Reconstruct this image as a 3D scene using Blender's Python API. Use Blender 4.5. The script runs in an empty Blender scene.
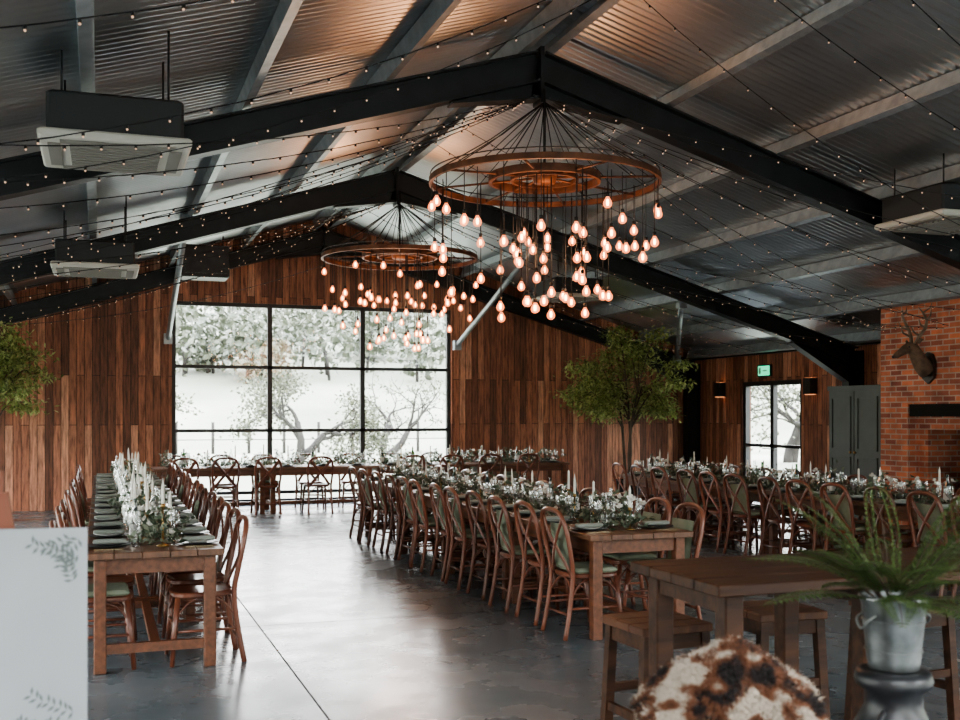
import bpy, math, random
from math import sin, cos, pi, sqrt, atan2, radians
from mathutils import Vector, Matrix
random.seed(7)
R = random.random
def U(a,b): return a+(b-a)*R()
scene = bpy.context.scene

# ---------------------------------------------------------------- materials
def newmat(name):
    m = bpy.data.materials.new(name); m.use_nodes = True
    nt = m.node_tree
    b = nt.nodes.get('Principled BSDF')
    return m, nt, b
def setp(b, **k):
    names = dict(col='Base Color', met='Metallic', rough='Roughness', trans='Transmission Weight', ecol='Emission Color',
                 estr='Emission Strength', spec='Specular IOR Level', coat='Coat Weight', ior='IOR', alpha='Alpha')
    for a,v in k.items():
        if a in ('col','ecol'): v = (v[0],v[1],v[2],1)
        b.inputs[names[a]].default_value = v
def simple(name, col, rough=.5, met=0, **k):
    m,nt,b = newmat(name); setp(b, col=col, rough=rough, met=met, **k); return m
def ramp(nt, stops, interp='LINEAR'):
    r = nt.nodes.new('ShaderNodeValToRGB'); r.color_ramp.interpolation = interp
    e = r.color_ramp.elements
    while len(e) < len(stops): e.new(.5)
    for i,(p,c) in enumerate(stops):
        e[i].position = p; e[i].color = (c[0],c[1],c[2],1)
    return r
def noisy(name, c1, c2, scale=5, rough=.5, met=0, stretch=(1,1,1), bump=0, detail=4, rnd=False, **k):
    m,nt,b = newmat(name); setp(b, rough=rough, met=met, **k)
    tc = nt.nodes.new('ShaderNodeTexCoord'); mp = nt.nodes.new('ShaderNodeMapping')
    mp.inputs['Scale'].default_value = stretch
    nt.links.new(tc.outputs['Object'], mp.inputs[0])
    n = nt.nodes.new('ShaderNodeTexNoise'); n.inputs['Scale'].default_value = scale; n.inputs['Detail'].default_value = detail
    nt.links.new(mp.outputs[0], n.inputs['Vector'])
    r = ramp(nt, [(.3,c1),(.7,c2)])
    nt.links.new(n.outputs['Fac'], r.inputs[0])
    out = r.outputs[0]
    if rnd:
        oi = nt.nodes.new('ShaderNodeObjectInfo')
        mr = nt.nodes.new('ShaderNodeMapRange'); mr.inputs['To Min'].default_value=.65; mr.inputs['To Max'].default_value=1.35
        nt.links.new(oi.outputs['Random'], mr.inputs[0])
        hs = nt.nodes.new('ShaderNodeHueSaturation')
        nt.links.new(mr.outputs[0], hs.inputs['Value']); nt.links.new(out, hs.inputs['Color']); out = hs.outputs[0]
    nt.links.new(out, b.inputs['Base Color'])
    if bump:
        bp = nt.nodes.new('ShaderNodeBump'); bp.inputs['Strength'].default_value = bump; bp.inputs['Distance'].default_value=.01
        nt.links.new(n.outputs['Fac'], bp.inputs['Height']); nt.links.new(bp.outputs[0], b.inputs['Normal'])
    return m

def boards(name, axis, dark=1.0):
    """vertical reclaimed boards; axis = 'X' or 'Y' the horizontal run of the wall"""
    m,nt,b = newmat(name)
    L = nt.links.new
    tc = nt.nodes.new('ShaderNodeTexCoord'); sp = nt.nodes.new('ShaderNodeSeparateXYZ'); L(tc.outputs['Object'], sp.inputs[0])
    cb = nt.nodes.new('ShaderNodeCombineXYZ'); L(sp.outputs['Z'], cb.inputs[0]); L(sp.outputs[axis], cb.inputs[1])
    br = nt.nodes.new('ShaderNodeTexBrick'); L(cb.outputs[0], br.inputs['Vector'])
    br.inputs['Scale'].default_value=1; br.inputs['Brick Width'].default_value=2.3; br.inputs['Row Height'].default_value=.125
    br.inputs['Mortar Size'].default_value=.005; br.inputs['Mortar Smooth'].default_value=.3; br.offset=.37; br.inputs['Bias'].default_value=0
    br.inputs['Color1'].default_value=(0,0,0,1); br.inputs['Color2'].default_value=(1,1,1,1); br.inputs['Mortar'].default_value=(.0,.0,.0,1)
    rp = ramp(nt, [(0,(.12*dark,.050*dark,.030*dark)),(.4,(.22*dark,.088*dark,.050*dark)),(.75,(.33*dark,.135*dark,.078*dark)),(1,(.48*dark,.245*dark,.155*dark))])
    L(br.outputs['Color'], rp.inputs[0])
    cb2 = nt.nodes.new('ShaderNodeCombineXYZ')
    m1=nt.nodes.new('ShaderNodeMath'); m1.operation='MULTIPLY'; m1.inputs[1].default_value=24; L(sp.outputs[axis], m1.inputs[0])
    m2=nt.nodes.new('ShaderNodeMath'); m2.operation='MULTIPLY'; m2.inputs[1].default_value=2.2; L(sp.outputs['Z'], m2.inputs[0])
    L(m1.outputs[0], cb2.inputs[0]); L(m2.outputs[0], cb2.inputs[1])
    n = nt.nodes.new('ShaderNodeTexNoise'); n.inputs['Scale'].default_value=1; n.inputs['Detail'].default_value=6; n.inputs['Roughness'].default_value=.7; L(cb2.outputs[0], n.inputs['Vector'])
    r2 = ramp(nt, [(.32,(.30,.28,.28)),(.52,(1,1,1)),(.72,(1.7,1.55,1.45))])
    L(n.outputs['Fac'], r2.inputs[0])
    mx = nt.nodes.new('ShaderNodeMixRGB'); mx.blend_type='MULTIPLY'; mx.inputs[0].default_value=1
    L(rp.outputs[0], mx.inputs[1]); L(r2.outputs[0], mx.inputs[2])
    mo = nt.nodes.new('ShaderNodeMixRGB'); mo.inputs[2].default_value=(.010,.006,.004,1)
    L(br.outputs['Fac'], mo.inputs[0]); L(mx.outputs[0], mo.inputs[1])
    L(mo.outputs[0], b.inputs['Base Color']); setp(b, rough=.62)
    bp = nt.nodes.new('ShaderNodeBump'); bp.inputs['Strength'].default_value=.6; bp.inputs['Distance'].default_value=.01; bp.invert=True
    L(br.outputs['Fac'], bp.inputs['Height']); L(bp.outputs[0], b.inputs['Normal'])
    return m

def brickmat():
    m,nt,b = newmat('red_brick'); L = nt.links.new
    tc = nt.nodes.new('ShaderNodeTexCoord'); sp = nt.nodes.new('ShaderNodeSeparateXYZ'); L(tc.outputs['Object'], sp.inputs[0])
    ad = nt.nodes.new('ShaderNodeMath'); L(sp.outputs['X'], ad.inputs[0]); L(sp.outputs['Y'], ad.inputs[1])
    cb = nt.nodes.new('ShaderNodeCombineXYZ'); L(ad.outputs[0], cb.inputs[0]); L(sp.outputs['Z'], cb.inputs[1])
    br = nt.nodes.new('ShaderNodeTexBrick'); L(cb.outputs[0], br.inputs['Vector'])
    br.inputs['Scale'].default_value=1; br.inputs['Brick Width'].default_value=.225; br.inputs['Row Height'].default_value=.075
    br.inputs['Mortar Size'].default_value=.009; br.inputs['Color1'].default_value=(.72,.24,.13,1); br.inputs['Color2'].default_value=(.30,.10,.075,1)
    br.inputs['Mortar'].default_value=(.50,.39,.33,1)
    n = nt.nodes.new('ShaderNodeTexNoise'); n.inputs['Scale'].default_value=3; L(tc.outputs['Object'], n.inputs['Vector'])
    r2 = ramp(nt, [(.3,(.6,.6,.6)),(.7,(1.2,1.15,1.1))]); L(n.outputs['Fac'], r2.inputs[0])
    mx = nt.nodes.new('ShaderNodeMixRGB'); mx.blend_type='MULTIPLY'; mx.inputs[0].default_value=1
    L(br.outputs['Color'], mx.inputs[1]); L(r2.outputs[0], mx.inputs[2]); L(mx.outputs[0], b.inputs['Base Color']); setp(b, rough=.85)
    bp = nt.nodes.new('ShaderNodeBump'); bp.inputs['Strength'].default_value=.7; bp.inputs['Distance'].default_value=.01; bp.invert=True
    L(br.outputs['Fac'], bp.inputs['Height']); L(bp.outputs[0], b.inputs['Normal'])
    return m

def floormat():
    m,nt,b = newmat('polished_concrete'); L = nt.links.new
    tc = nt.nodes.new('ShaderNodeTexCoord'); sp = nt.nodes.new('ShaderNodeSeparateXYZ'); L(tc.outputs['Object'], sp.inputs[0])
    n = nt.nodes.new('ShaderNodeTexNoise'); n.inputs['Scale'].default_value=.7; n.inputs['Detail'].default_value=9; n.inputs['Roughness'].default_value=.66
    L(tc.outputs['Object'], n.inputs['Vector'])
    r = ramp(nt, [(.3,(.070,.088,.098)),(.5,(.108,.130,.142)),(.72,(.155,.182,.197))]); L(n.outputs['Fac'], r.inputs[0])
    def joint(sock, pos, period):
        a=nt.nodes.new('ShaderNodeMath'); a.operation='SUBTRACT'; a.inputs[1].default_value=pos; L(sock,a.inputs[0])
        p=nt.nodes.new('ShaderNodeMath'); p.operation='PINGPONG'; p.inputs[1].default_value=period/2; L(a.outputs[0],p.inputs[0])
        c=nt.nodes.new('ShaderNodeMath'); c.operation='LESS_THAN'; c.inputs[1].default_value=.006; L(p.outputs[0],c.inputs[0])
        return c.outputs[0]
    j1 = joint(sp.outputs['X'],1.15,5.0); j2 = joint(sp.outputs['Y'],3.2,5.2)
    mx = nt.nodes.new('ShaderNodeMath'); mx.operation='MAXIMUM'; L(j1,mx.inputs[0]); L(j2,mx.inputs[1])
    mo = nt.nodes.new('ShaderNodeMixRGB'); mo.inputs[2].default_value=(.02,.022,.024,1); L(mx.outputs[0],mo.inputs[0]); L(r.outputs[0],mo.inputs[1])
    L(mo.outputs[0], b.inputs['Base Color'])
    n2 = nt.nodes.new('ShaderNodeTexNoise'); n2.inputs['Scale'].default_value=2.3; n2.inputs['Detail'].default_value=6; L(tc.outputs['Object'], n2.inputs['Vector'])
    r2 = ramp(nt, [(.3,(.20,.20,.20)),(.7,(.33,.33,.33))]); L(n2.outputs['Fac'], r2.inputs[0])
    mr=nt.nodes.new('ShaderNodeMath'); mr.operation='MAXIMUM'; L(r2.outputs[0],mr.inputs[0]); L(mx.outputs[0],mr.inputs[1]); L(mr.outputs[0], b.inputs['Roughness'])
    setp(b, spec=.6)
    return m

def glassmat(name, tint=(1,1,1), refl=.12, rough=.02):
    m = bpy.data.materials.new(name); m.use_nodes=True; nt=m.node_tree; nt.nodes.clear(); L=nt.links.new
    o=nt.nodes.new('ShaderNodeOutputMaterial'); t=nt.nodes.new('ShaderNodeBsdfTransparent'); t.inputs[0].default_value=(*tint,1)
    g=nt.nodes.new('ShaderNodeBsdfGlossy'); g.inputs['Roughness'].default_value=rough
    lw=nt.nodes.new('ShaderNodeLayerWeight'); lw.inputs[0].default_value=.35
    ad=nt.nodes.new('ShaderNodeMath'); ad.operation='MULTIPLY_ADD'; ad.inputs[1].default_value=.75; ad.inputs[2].default_value=refl; ad.use_clamp=True
    L(lw.outputs['Facing'], ad.inputs[0])
    mx=nt.nodes.new('ShaderNodeMixShader'); L(ad.outputs[0],mx.inputs[0]); L(t.outputs[0],mx.inputs[1]); L(g.outputs[0],mx.inputs[2]); L(mx.outputs[0],o.inputs[0])
    return m
def windowglass():
    m = bpy.data.materials.new('window_glass'); m.use_nodes=True; nt=m.node_tree; nt.nodes.clear(); L=nt.links.new
    o=nt.nodes.new('ShaderNodeOutputMaterial'); t=nt.nodes.new('ShaderNodeBsdfTransparent')
    g=nt.nodes.new('ShaderNodeBsdfGlossy'); g.inputs['Roughness'].default_value=.01
    mx=nt.nodes.new('ShaderNodeMixShader'); mx.inputs[0].default_value=.03; L(t.outputs[0],mx.inputs[1]); L(g.outputs[0],mx.inputs[2]); L(mx.outputs[0],o.inputs[0])
    return m
def emis(name, col, s, mixt=0, samp=False):
    m = bpy.data.materials.new(name); m.use_nodes=True; nt=m.node_tree; nt.nodes.clear(); L=nt.links.new
    o=nt.nodes.new('ShaderNodeOutputMaterial'); e=nt.nodes.new('ShaderNodeEmission'); e.inputs[0].default_value=(*col,1); e.inputs[1].default_value=s
    if mixt:
        t=nt.nodes.new('ShaderNodeBsdfTransparent'); mx=nt.nodes.new('ShaderNodeMixShader'); mx.inputs[0].default_value=mixt
        L(e.outputs[0],mx.inputs[1]); L(t.outputs[0],mx.inputs[2]); L(mx.outputs[0],o.inputs[0])
    else: L(e.outputs[0],o.inputs[0])
    if not samp:
        try: m.cycles.emission_sampling='NONE'
        except Exception as ex: print(ex)
    return m
def foliage(name, c1, c2, c3=None, tl=.3):
    m,nt,b = newmat(name); L=nt.links.new
    g = nt.nodes.new('ShaderNodeNewGeometry'); r = ramp(nt, [(0,c1),(1,c2)] if not c3 else [(0,c1),(.55,c2),(1,c3)])
    L(g.outputs['Random Per Island'], r.inputs[0]); L(r.outputs[0], b.inputs['Base Color']); setp(b, rough=.5)
    tr = nt.nodes.new('ShaderNodeBsdfTranslucent'); L(r.outputs[0], tr.inputs[0])
    mx = nt.nodes.new('ShaderNodeMixShader'); mx.inputs[0].default_value=tl
    o = nt.nodes.get('Material Output'); L(b.outputs[0],mx.inputs[1]); L(tr.outputs[0],mx.inputs[2]); L(mx.outputs[0],o.inputs[0])
    return m

M = {}
M['boardX']=boards('reclaimed_boards_gable','X',1.2); M['boardY']=boards('reclaimed_boards_side','Y',1.2)
M['brick']=brickmat(); M['floor']=floormat()
M['roof']=noisy('corrugated_metal',(.56,.58,.60),(.76,.77,.77),scale=1.2,rough=.34,met=.95)
M['steel']=noisy('black_steel',(.008,.009,.010),(.018,.020,.022),scale=6,rough=.42,met=.1)
M['galv']=noisy('galvanised_steel',(.28,.31,.33),(.42,.45,.47),scale=8,rough=.42,met=.7)
M['chair']=noisy('mahogany_bentwood',(.080,.026,.015),(.19,.065,.036),scale=7,rough=.30,stretch=(1,1,.3),rnd=True,coat=.25)
M['table']=noisy('oak_table',(.085,.032,.016),(.20,.074,.036),scale=5,rough=.42,stretch=(5,.5,5),rnd=True)
M['tabletop']=noisy('oak_tabletop',(.085,.038,.021),(.19,.085,.045),scale=5,rough=.36,stretch=(6,.5,1),rnd=True)
M['hiwood']=noisy('dark_walnut',(.026,.011,.006),(.085,.036,.018),scale=5,rough=.50,stretch=(.5,6,4),spec=.3)
M['stool']=noisy('stool_wood',(.055,.023,.012),(.14,.058,.030),scale=5,rough=.5,stretch=(4,.7,1),spec=.35)
M['sage']=noisy('sage_cloth',(.20,.23,.16),(.29,.32,.24),scale=12,rough=.9,bump=.2)
M['frame']=simple('anthracite_frame',(.02,.022,.024),.45)
M['wglass']=windowglass()
M['glass']=glassmat('drinking_glass',(.97,.98,.98),.17)
M['gglass']=glassmat('green_bottle_glass',(.10,.20,.10),.12)
M['plate']=simple('charcoal_stoneware',(.03,.032,.036),.3)
M['cloth']=simple('linen_napkin',(.26,.28,.25),.9)
M['paper']=simple('menu_card',(.6,.6,.57),.8)
M['cutlery']=simple('cutlery_metal',(.5,.42,.28),.25,1)
M['wax']=simple('candle_wax',(.78,.75,.68),.5)
M['brass']=simple('aged_brass',(.35,.22,.09),.3,1)
M['euca']=foliage('eucalyptus_leaves',(.035,.055,.033),(.10,.13,.085),(.26,.29,.22))
M['ficus']=foliage('ficus_leaves',(.11,.14,.045),(.31,.37,.12),(.58,.62,.28),.35)
M['fern']=foliage('fern_leaves',(.05,.085,.024),(.15,.215,.075))
M['petal']=foliage('white_petals',(.75,.72,.66),(.9,.88,.84))
M['bark']=noisy('bark',(.05,.035,.025),(.12,.09,.065),scale=10,rough=.9,stretch=(1,1,.3))
M['obark']=noisy('field_tree_bark',(.020,.018,.016),(.042,.038,.034),scale=3,rough=.9)
M['oleaf']=foliage('field_tree_leaves',(.05,.056,.034),(.10,.108,.070),(.17,.18,.125))
M['hleaf']=foliage('hillside_leaves',(.055,.064,.042),(.085,.096,.066),(.13,.14,.105),.0)
M['copper']=noisy('rusty_copper_band',(.075,.03,.017),(.20,.08,.04),scale=8,rough=.5,met=.4)
M['cable']=simple('black_cable',(.012,.012,.013),.5)
M['bulb']=emis('bulb_glass_glow',(1,.27,.11),3.6,.58)
M['fil']=emis('bulb_filament',(1,.46,.20),28)
M['fairy']=emis('fairy_bulb_glow',(1,.66,.45),.9)
M['acw']=simple('ac_white_panel',(.55,.52,.47),.5); M['acd']=simple('ac_dark_casing',(.02,.021,.022),.5); M['acg']=simple('ac_grille',(.22,.205,.185),.6)
M['pot']=noisy('galvanised_bucket',(.14,.15,.15),(.32,.33,.33),scale=14,rough=.42,met=.85,bump=.1)
M['iron']=noisy('black_painted_iron',(.012,.012,.014),(.03,.03,.032),scale=9,rough=.35)
M['soil']=simple('potting_soil',(.03,.02,.014),.95)
M['cab']=noisy('olive_grey_paint',(.075,.084,.08),(.095,.105,.10),scale=3,rough=.5)
M['exit']=emis('exit_sign_green',(.05,.7,.35),1.9)
M['white']=noisy('white_sign_board',(.33,.35,.37),(.40,.42,.44),scale=2,rough=.5)
M['signleaf']=simple('printed_leaf_ink',(.15,.18,.17),.7)
M['easel']=simple('easel_pine',(.20,.065,.035),.5)
M['deer']=noisy('stag_fur',(.09,.06,.042),(.21,.14,.095),scale=10,rough=.85)
M['antler']=noisy('antler_bone',(.12,.085,.06),(.26,.20,.15),scale=8,rough=.55)
M['plaq']=simple('dark_plaque',(.03,.016,.01),.4)
M['glow']=emis('sconce_glow',(1,.40,.18),1.5)
M['soot']=simple('soot_black',(.012,.011,.01),.95)
M['stone']=noisy('hearth_stone',(.05,.047,.045),(.09,.085,.08),scale=3,rough=.8)

# ---------------------------------------------------------------- mesh builder
class MB:
    def __init__(s): s.v=[]; s.f=[]; s.m=[]; s.s=[]
    def add(s, vs, fs, mat=0, smooth=False):
        o=len(s.v); s.v.extend([tuple(p) for p in vs])
        for f in fs: s.f.append([i+o for i in f]); s.m.append(mat); s.s.append(smooth)
    def box(s, lo, hi, mat=0):
        x0,y0,z0=lo; x1,y1,z1=hi
        s.add([(x0,y0,z0),(x1,y0,z0),(x1,y1,z0),(x0,y1,z0),(x0,y0,z1),(x1,y0,z1),(x1,y1,z1),(x0,y1,z1)],
              [(0,3,2,1),(4,5,6,7),(0,1,5,4),(1,2,6,5),(2,3,7,6),(3,0,4,7)], mat)
    def bbox(s, lo, hi, mat=0, c=.006):
        """box with chamfered vertical + top edges"""
        x0,y0,z0=lo; x1,y1,z1=hi
        def loop(i,z): return [(x0+c+i,y0+i,z),(x1-c-i,y0+i,z),(x1-i,y0+c+i,z),(x1-i,y1-c-i,z),(x1-c-i,y1-i,z),(x0+c+i,y1-i,z),(x0+i,y1-c-i,z),(x0+i,y0+c+i,z)]
        vs=loop(c,z0)+loop(0,z0+c)+loop(0,z1-c)+loop(c,z1); fs=[]
        for k in range(3):
            for i in range(8): fs.append((k*8+i,k*8+(i+1)%8,(k+1)*8+(i+1)%8,(k+1)*8+i))
        fs.append(tuple(range(7,-1,-1))); fs.append(tuple(range(24,32)))
        s.add(vs,fs,mat)
    def bar(s, p0, p1, w, h, up=(0,0,1), mat=0, off=(0,0), h1=None):
        p0=Vector(p0); p1=Vector(p1); d=(p1-p0).normalized(); up=Vector(up)
        sd=d.cross(up).normalized(); u=sd.cross(d).normalized()
        if h1 is None: h1=h
        vs=[]
        for p,hh in ((p0,h),(p1,h1)):
            b=p+sd*off[0]+u*off[1]
            for a,c in ((-1,-1),(1,-1),(1,1),(-1,1)): vs.append(b+sd*a*w/2+u*c*hh/2)
        s.add(vs,[(0,1,2,3),(7,6,5,4),(0,4,5,1),(1,5,6,2),(2,6,7,3),(3,7,4,0)],mat)
    def ibeam(s,p0,p1,w,h,up=(0,0,1),mat=0,t=.018):
        s.bar(p0,p1,t*.8,h,up,mat); s.bar(p0,p1,w,t,up,mat,(0,h/2-t/2)); s.bar(p0,p1,w,t,up,mat,(0,-h/2+t/2))
    def lathe(s, prof, n=16, c=(0,0,0), mat=0, smooth=True, ax=None):
        vs=[]; fs=[]
        for r,z in prof:
            for i in range(n):
                a=2*pi*i/n; vs.append(Vector((r*cos(a),r*sin(a),z)))
        for k in range(len(prof)-1):
            for i in range(n): fs.append((k*n+i,k*n+(i+1)%n,(k+1)*n+(i+1)%n,(k+1)*n+i))
        if ax is not None: vs=[ax@p for p in vs]
        c=Vector(c); s.add([p+c for p in vs],fs,mat,smooth)
    def sphere(s,c,r,n=10,m=6,mat=0,sc=(1,1,1)):
        pr=[(max(1e-4,sin(pi*k/m)),-cos(pi*k/m)) for k in range(m+1)]
        ax=Matrix.Diagonal((r*sc[0],r*sc[1],r*sc[2])); s.lathe(pr,n,c,mat,True,ax)
    def tube(s, pts, r, n=8, mat=0, smooth=True, cap=True, flat=None):
        pts=[Vector(p) for p in pts]; N=len(pts)
        if not isinstance(r,(list,tuple)): r=[r]*N
        vs=[]; fs=[]; ref=None
        for k in range(N):
            d=(pts[min(k+1,N-1)]-pts[max(k-1,0)]).normalized()
            if ref is None:
                ref = Vector((0,0,1)) if abs(d.z)<.9 else Vector((0,1,0))
                if flat is not None: ref=Vector(flat[0])
            sd=d.cross(ref)
            if sd.length<1e-5: sd=d.cross(Vector((1,0,0)))
            sd.normalize(); u=sd.cross(d).normalized(); ref=u
            fw = flat[1] if flat else 1
            for i in range(n):
                a=2*pi*i/n; vs.append(pts[k]+sd*cos(a)*r[k]+u*sin(a)*r[k]*fw)
        for k in range(N-1):
            for i in range(n): fs.append((k*n+i,k*n+(i+1)%n,(k+1)*n+(i+1)%n,(k+1)*n+i))
        if cap: fs.append(tuple(range(n-1,-1,-1))); fs.append(tuple(range((N-1)*n,N*n)))
        s.add(vs,fs,mat,smooth)
    def ring(s,c,rad,r,n=48,m=6,mat=0,ww=None):
        vs=[];fs=[]
        w=ww if ww else r
        for i in range(n):
            a=2*pi*i/n
            for j in range(m):
                b=2*pi*j/m+pi/m; vs.append((c[0]+(rad+w*cos(b))*cos(a),c[1]+(rad+w*cos(b))*sin(a),c[2]+r*sin(b)))
        for i in range(n):
            for j in range(m): fs.append((i*m+j,((i+1)%n)*m+j,((i+1)%n)*m+(j+1)%m,i*m+(j+1)%m))
        s.add(vs,fs,mat,m>4)
    def leaf(s,p,d,nrm,L,W,mat=0):
        p=Vector(p); d=Vector(d).normalized(); sd=d.cross(Vector(nrm))
        if sd.length<1e-4: sd=d.cross(Vector((1,0.3,0)))
        sd.normalize(); n=sd.cross(d)
        s.add([p,p+d*L*.45+sd*W/2+n*W*.12,p+d*L,p+d*L*.45-sd*W/2+n*W*.12],[(0,1,2,3)],mat)
    def prism(s, poly, y0, y1, mat=0, axis='Y'):
        n=len(poly)
        f=(lambda a,b,c:(a,b,c)) if axis=='Y' else (lambda a,b,c:(b,a,c))
        vs=[f(x,y0,z) for x,z in poly]+[f(x,y1,z) for x,z in poly]
        fs=[tuple(range(n)),tuple(range(2*n-1,n-1,-1))]+[(i,i+n,(i+1)%n+n,(i+1)%n) for i in range(n)]
        s.add(vs,fs,mat)
    def mesh(s,name,mats):
        me=bpy.data.meshes.new(name); me.from_pydata(s.v,[],s.f)
        for m in mats: me.materials.append(M[m])
        me.polygons.foreach_set('material_index',s.m); me.polygons.foreach_set('use_smooth',s.s); me.update(); return me
    def obj(s,name,mats,loc=(0,0,0),rz=0):
        return place(s.mesh(name,mats),name,loc,rz)
def place(me,name,loc=(0,0,0),rz=0,parent=None):
    o=bpy.data.objects.new(name,me); scene.collection.objects.link(o); o.location=loc; o.rotation_euler=(0,0,rz)
    if parent: o.parent=parent
    return o
def empty(name,loc=(0,0,0)):
    o=bpy.data.objects.new(name,None); scene.collection.objects.link(o); o.location=loc; return o
def rdir():
    while True:
        v=Vector((U(-1,1),U(-1,1),U(-1,1)))
        if .05<v.length<1: return v.normalized()

# ---------------------------------------------------------------- dimensions
RX=3.86; RZ=5.25; SL=.30; XL=-3.92; XR=11.64; YB=19.7; YF=-6.0
def roofz(x): return RZ-SL*abs(x-RX)

# floor
b=MB(); b.box((XL-.3,YF-.3,-.12),(XR+.3,YB+.3,0)); b.obj('floor',['floor'])
# gable wall (back) with window opening
WX0,WX1,WZ=1.19,6.34,3.63
b=MB()
b.prism([(XL-.2,0),(WX0,0),(WX0,roofz(WX0)),(XL-.2,roofz(XL-.2))],YB,YB+.22)
b.prism([(WX1,0),(XR+.2,0),(XR+.2,roofz(XR+.2)),(WX1,roofz(WX1))],YB,YB+.22)
b.prism([(WX0,WZ),(WX1,WZ),(WX1,roofz(WX1)),(RX,RZ),(WX0,roofz(WX0))],YB,YB+.22)
b.obj('wall_back',['boardX'])
# right wall: door opening + unseen glazing opening added nearer the camera for daylight
DY0,DY1,DZ=16.08,17.95,2.25
GY0,GY1,GZ=-4.0,6.0,2.6
ez=roofz(XR)
b=MB()
for y0,y1,z0,z1 in ((YF,GY0,0,ez),(GY0,GY1,GZ,ez),(GY1,DY0,0,ez),(DY0,DY1,DZ,ez),(DY1,YB,0,ez)):
    b.box((XR,y0,z0),(XR+.2,y1,z1))
b.obj('wall_right',['boardY'])
LY0,LY1=2.0,18.6  # out-of-view opening, added to let daylight onto the tables
b=MB()
for y0,y1,z0,z1 in ((YF,LY0,0,ez),(LY0,LY1,GZ,ez),(LY1,YB,0,ez)):
    b.box((XL-.2,y0,z0),(XL,y1,z1))
b.obj('wall_left',['boardY'])
b=MB()
FX0,FX1,FZ=-2.5,10.2,3.3  # opening behind the camera, added to let in sky light
b.prism([(XL-.2,0),(FX0,0),(FX0,roofz(FX0)),(XL-.2,roofz(XL-.2))],YF-.22,YF)
b.prism([(FX1,0),(XR+.2,0),(XR+.2,roofz(XR+.2)),(FX1,roofz(FX1))],YF-.22,YF)
b.prism([(FX0,FZ),(FX1,FZ),(FX1,roofz(FX1)),(RX,RZ),(FX0,roofz(FX0))],YF-.22,YF)
b.obj('wall_front',['boardX'])

# corrugated ceiling, with unseen rooflights added over the first bays for light
SY0,SY1=-5.4,-.6; SD0,SD1=1.5,6.3
b=MB(); per=.10; ns=6
def strip(ya,yb,d0,d1,sgn):
    vs=[];fs=[]; k=int(round(ya/(per/ns))); k1=int(round(yb/(per/ns))); n=0
    while k<=k1:
        dz=.011*cos(2*pi*k/ns); yy=k*per/ns
        for d in (d0,d1): vs.append((RX+sgn*d,yy,RZ-SL*d+dz))
        k+=1; n+=1
    for i in range(n-1): fs.append((2*i,2*i+1,2*i+3,2*i+2))
    b.add(vs,fs,0,True)
for sgn in (-1,1):
    strip(SY1,YB+.25,0,8.08,sgn); strip(YF-.3,SY0,0,8.08,sgn); strip(SY0,SY1,0,SD0,sgn); strip(SY0,SY1,SD1,8.08,sgn)
    for ya,yb,d0,d1 in ((SY1,YB+.4,0,8.2),(YF-.4,SY0,0,8.2),(SY0,SY1,0,SD0),(SY0,SY1,SD1,8.2)):
        b.add([(RX+sgn*d0,ya,RZ-SL*d0+.1),(RX+sgn*d1,ya,RZ-SL*d1+.1),(RX+sgn*d1,yb,RZ-SL*d1+.1),(RX+sgn*d0,yb,RZ-SL*d0+.1)],[(0,1,2,3)],1)
b.obj('ceiling',['roof','steel'])
b=MB()
for sgn in (-1,1):
    zf=lambda d: RZ-SL*d+.05
    b.add([(RX+sgn*SD0,SY0,zf(SD0)),(RX+sgn*SD1,SY0,zf(SD1)),(RX+sgn*SD1,SY1,zf(SD1)),(RX+sgn*SD0,SY1,zf(SD0))],[(0,1,2,3)],1)
    for yy in (SY0,SY0+1.6,SY0+3.2,SY1): b.bar((RX+sgn*SD0,yy,zf(SD0)),(RX+sgn*SD1,yy,zf(SD1)),.06,.05,(0,0,1),0)
b.obj('added_rooflights',['frame','wglass'])  # glazing of the added rooflights, out of view, brightens the interior

# purlins
b=MB()
for sgn in (-1,1):
    for d in (.16,1.42,2.68,3.94,5.2,6.46,7.6):
        x=RX+sgn*d; z=roofz(x)-.115
        up=Vector((sgn*.287,0,.958)); xx=Vector((.958,0,-.287*sgn))*.035
        p0=Vector((x,YF,z)); p1=Vector((x,YB-.01,z))
        b.bar(p0,p1,.012,.19,up,0)
        b.bar(p0+xx,p1+xx,.075,.012,up,0,(0,.09)); b.bar(p0-xx,p1-xx,.075,.012,up,0,(0,-.09))
b.obj('roof_purlins',['galv'])

# portal frames
def portal(y,name):
    b=MB()
    for sgn in (-1,1):
        xe=XR-.16 if sgn>0 else XL+.16
        up=Vector((sgn*.287,0,.958))
        dz=-.24-.16
        p0=Vector((RX,y,roofz(RX)+dz+.01)); p1=Vector((xe,y,roofz(xe)+dz+.01))
        b.ibeam(p0,p1,.17,.28,up,0,.02)
        for a,c,ha,hc in ((p0,p0+(p1-p0)*.12,.16,.02),(p1,p1+(p0-p1)*.15,.30,.02)):
            q0=a-up*(.14+ha/2); q1=c-up*(.14+hc/2)
            b.bar(q0,q1,.016,ha,up,0,(0,0),hc)
            b.bar(a-up*(.14+ha),c-up*(.14+hc),.17,.018,up,0)
        b.box((RX-.018 if sgn<0 else RX+.001,y-.1,roofz(RX)-.74),(RX-.001 if sgn<0 else RX+.018,y+.1,roofz(RX)-.22))
        b.ibeam((xe,y,0),(xe,y,roofz(xe)-.3),.17,.30,(1,0,0),0,.02)
        b.box((xe-.16,y-.13,0),(xe+.15,y+.13,.02))
    return b.obj(name,['steel'])
for i,y in enumerate((-1.0,4.18,9.34,14.5,19.55)): portal(y,'roof_frame')
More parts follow.
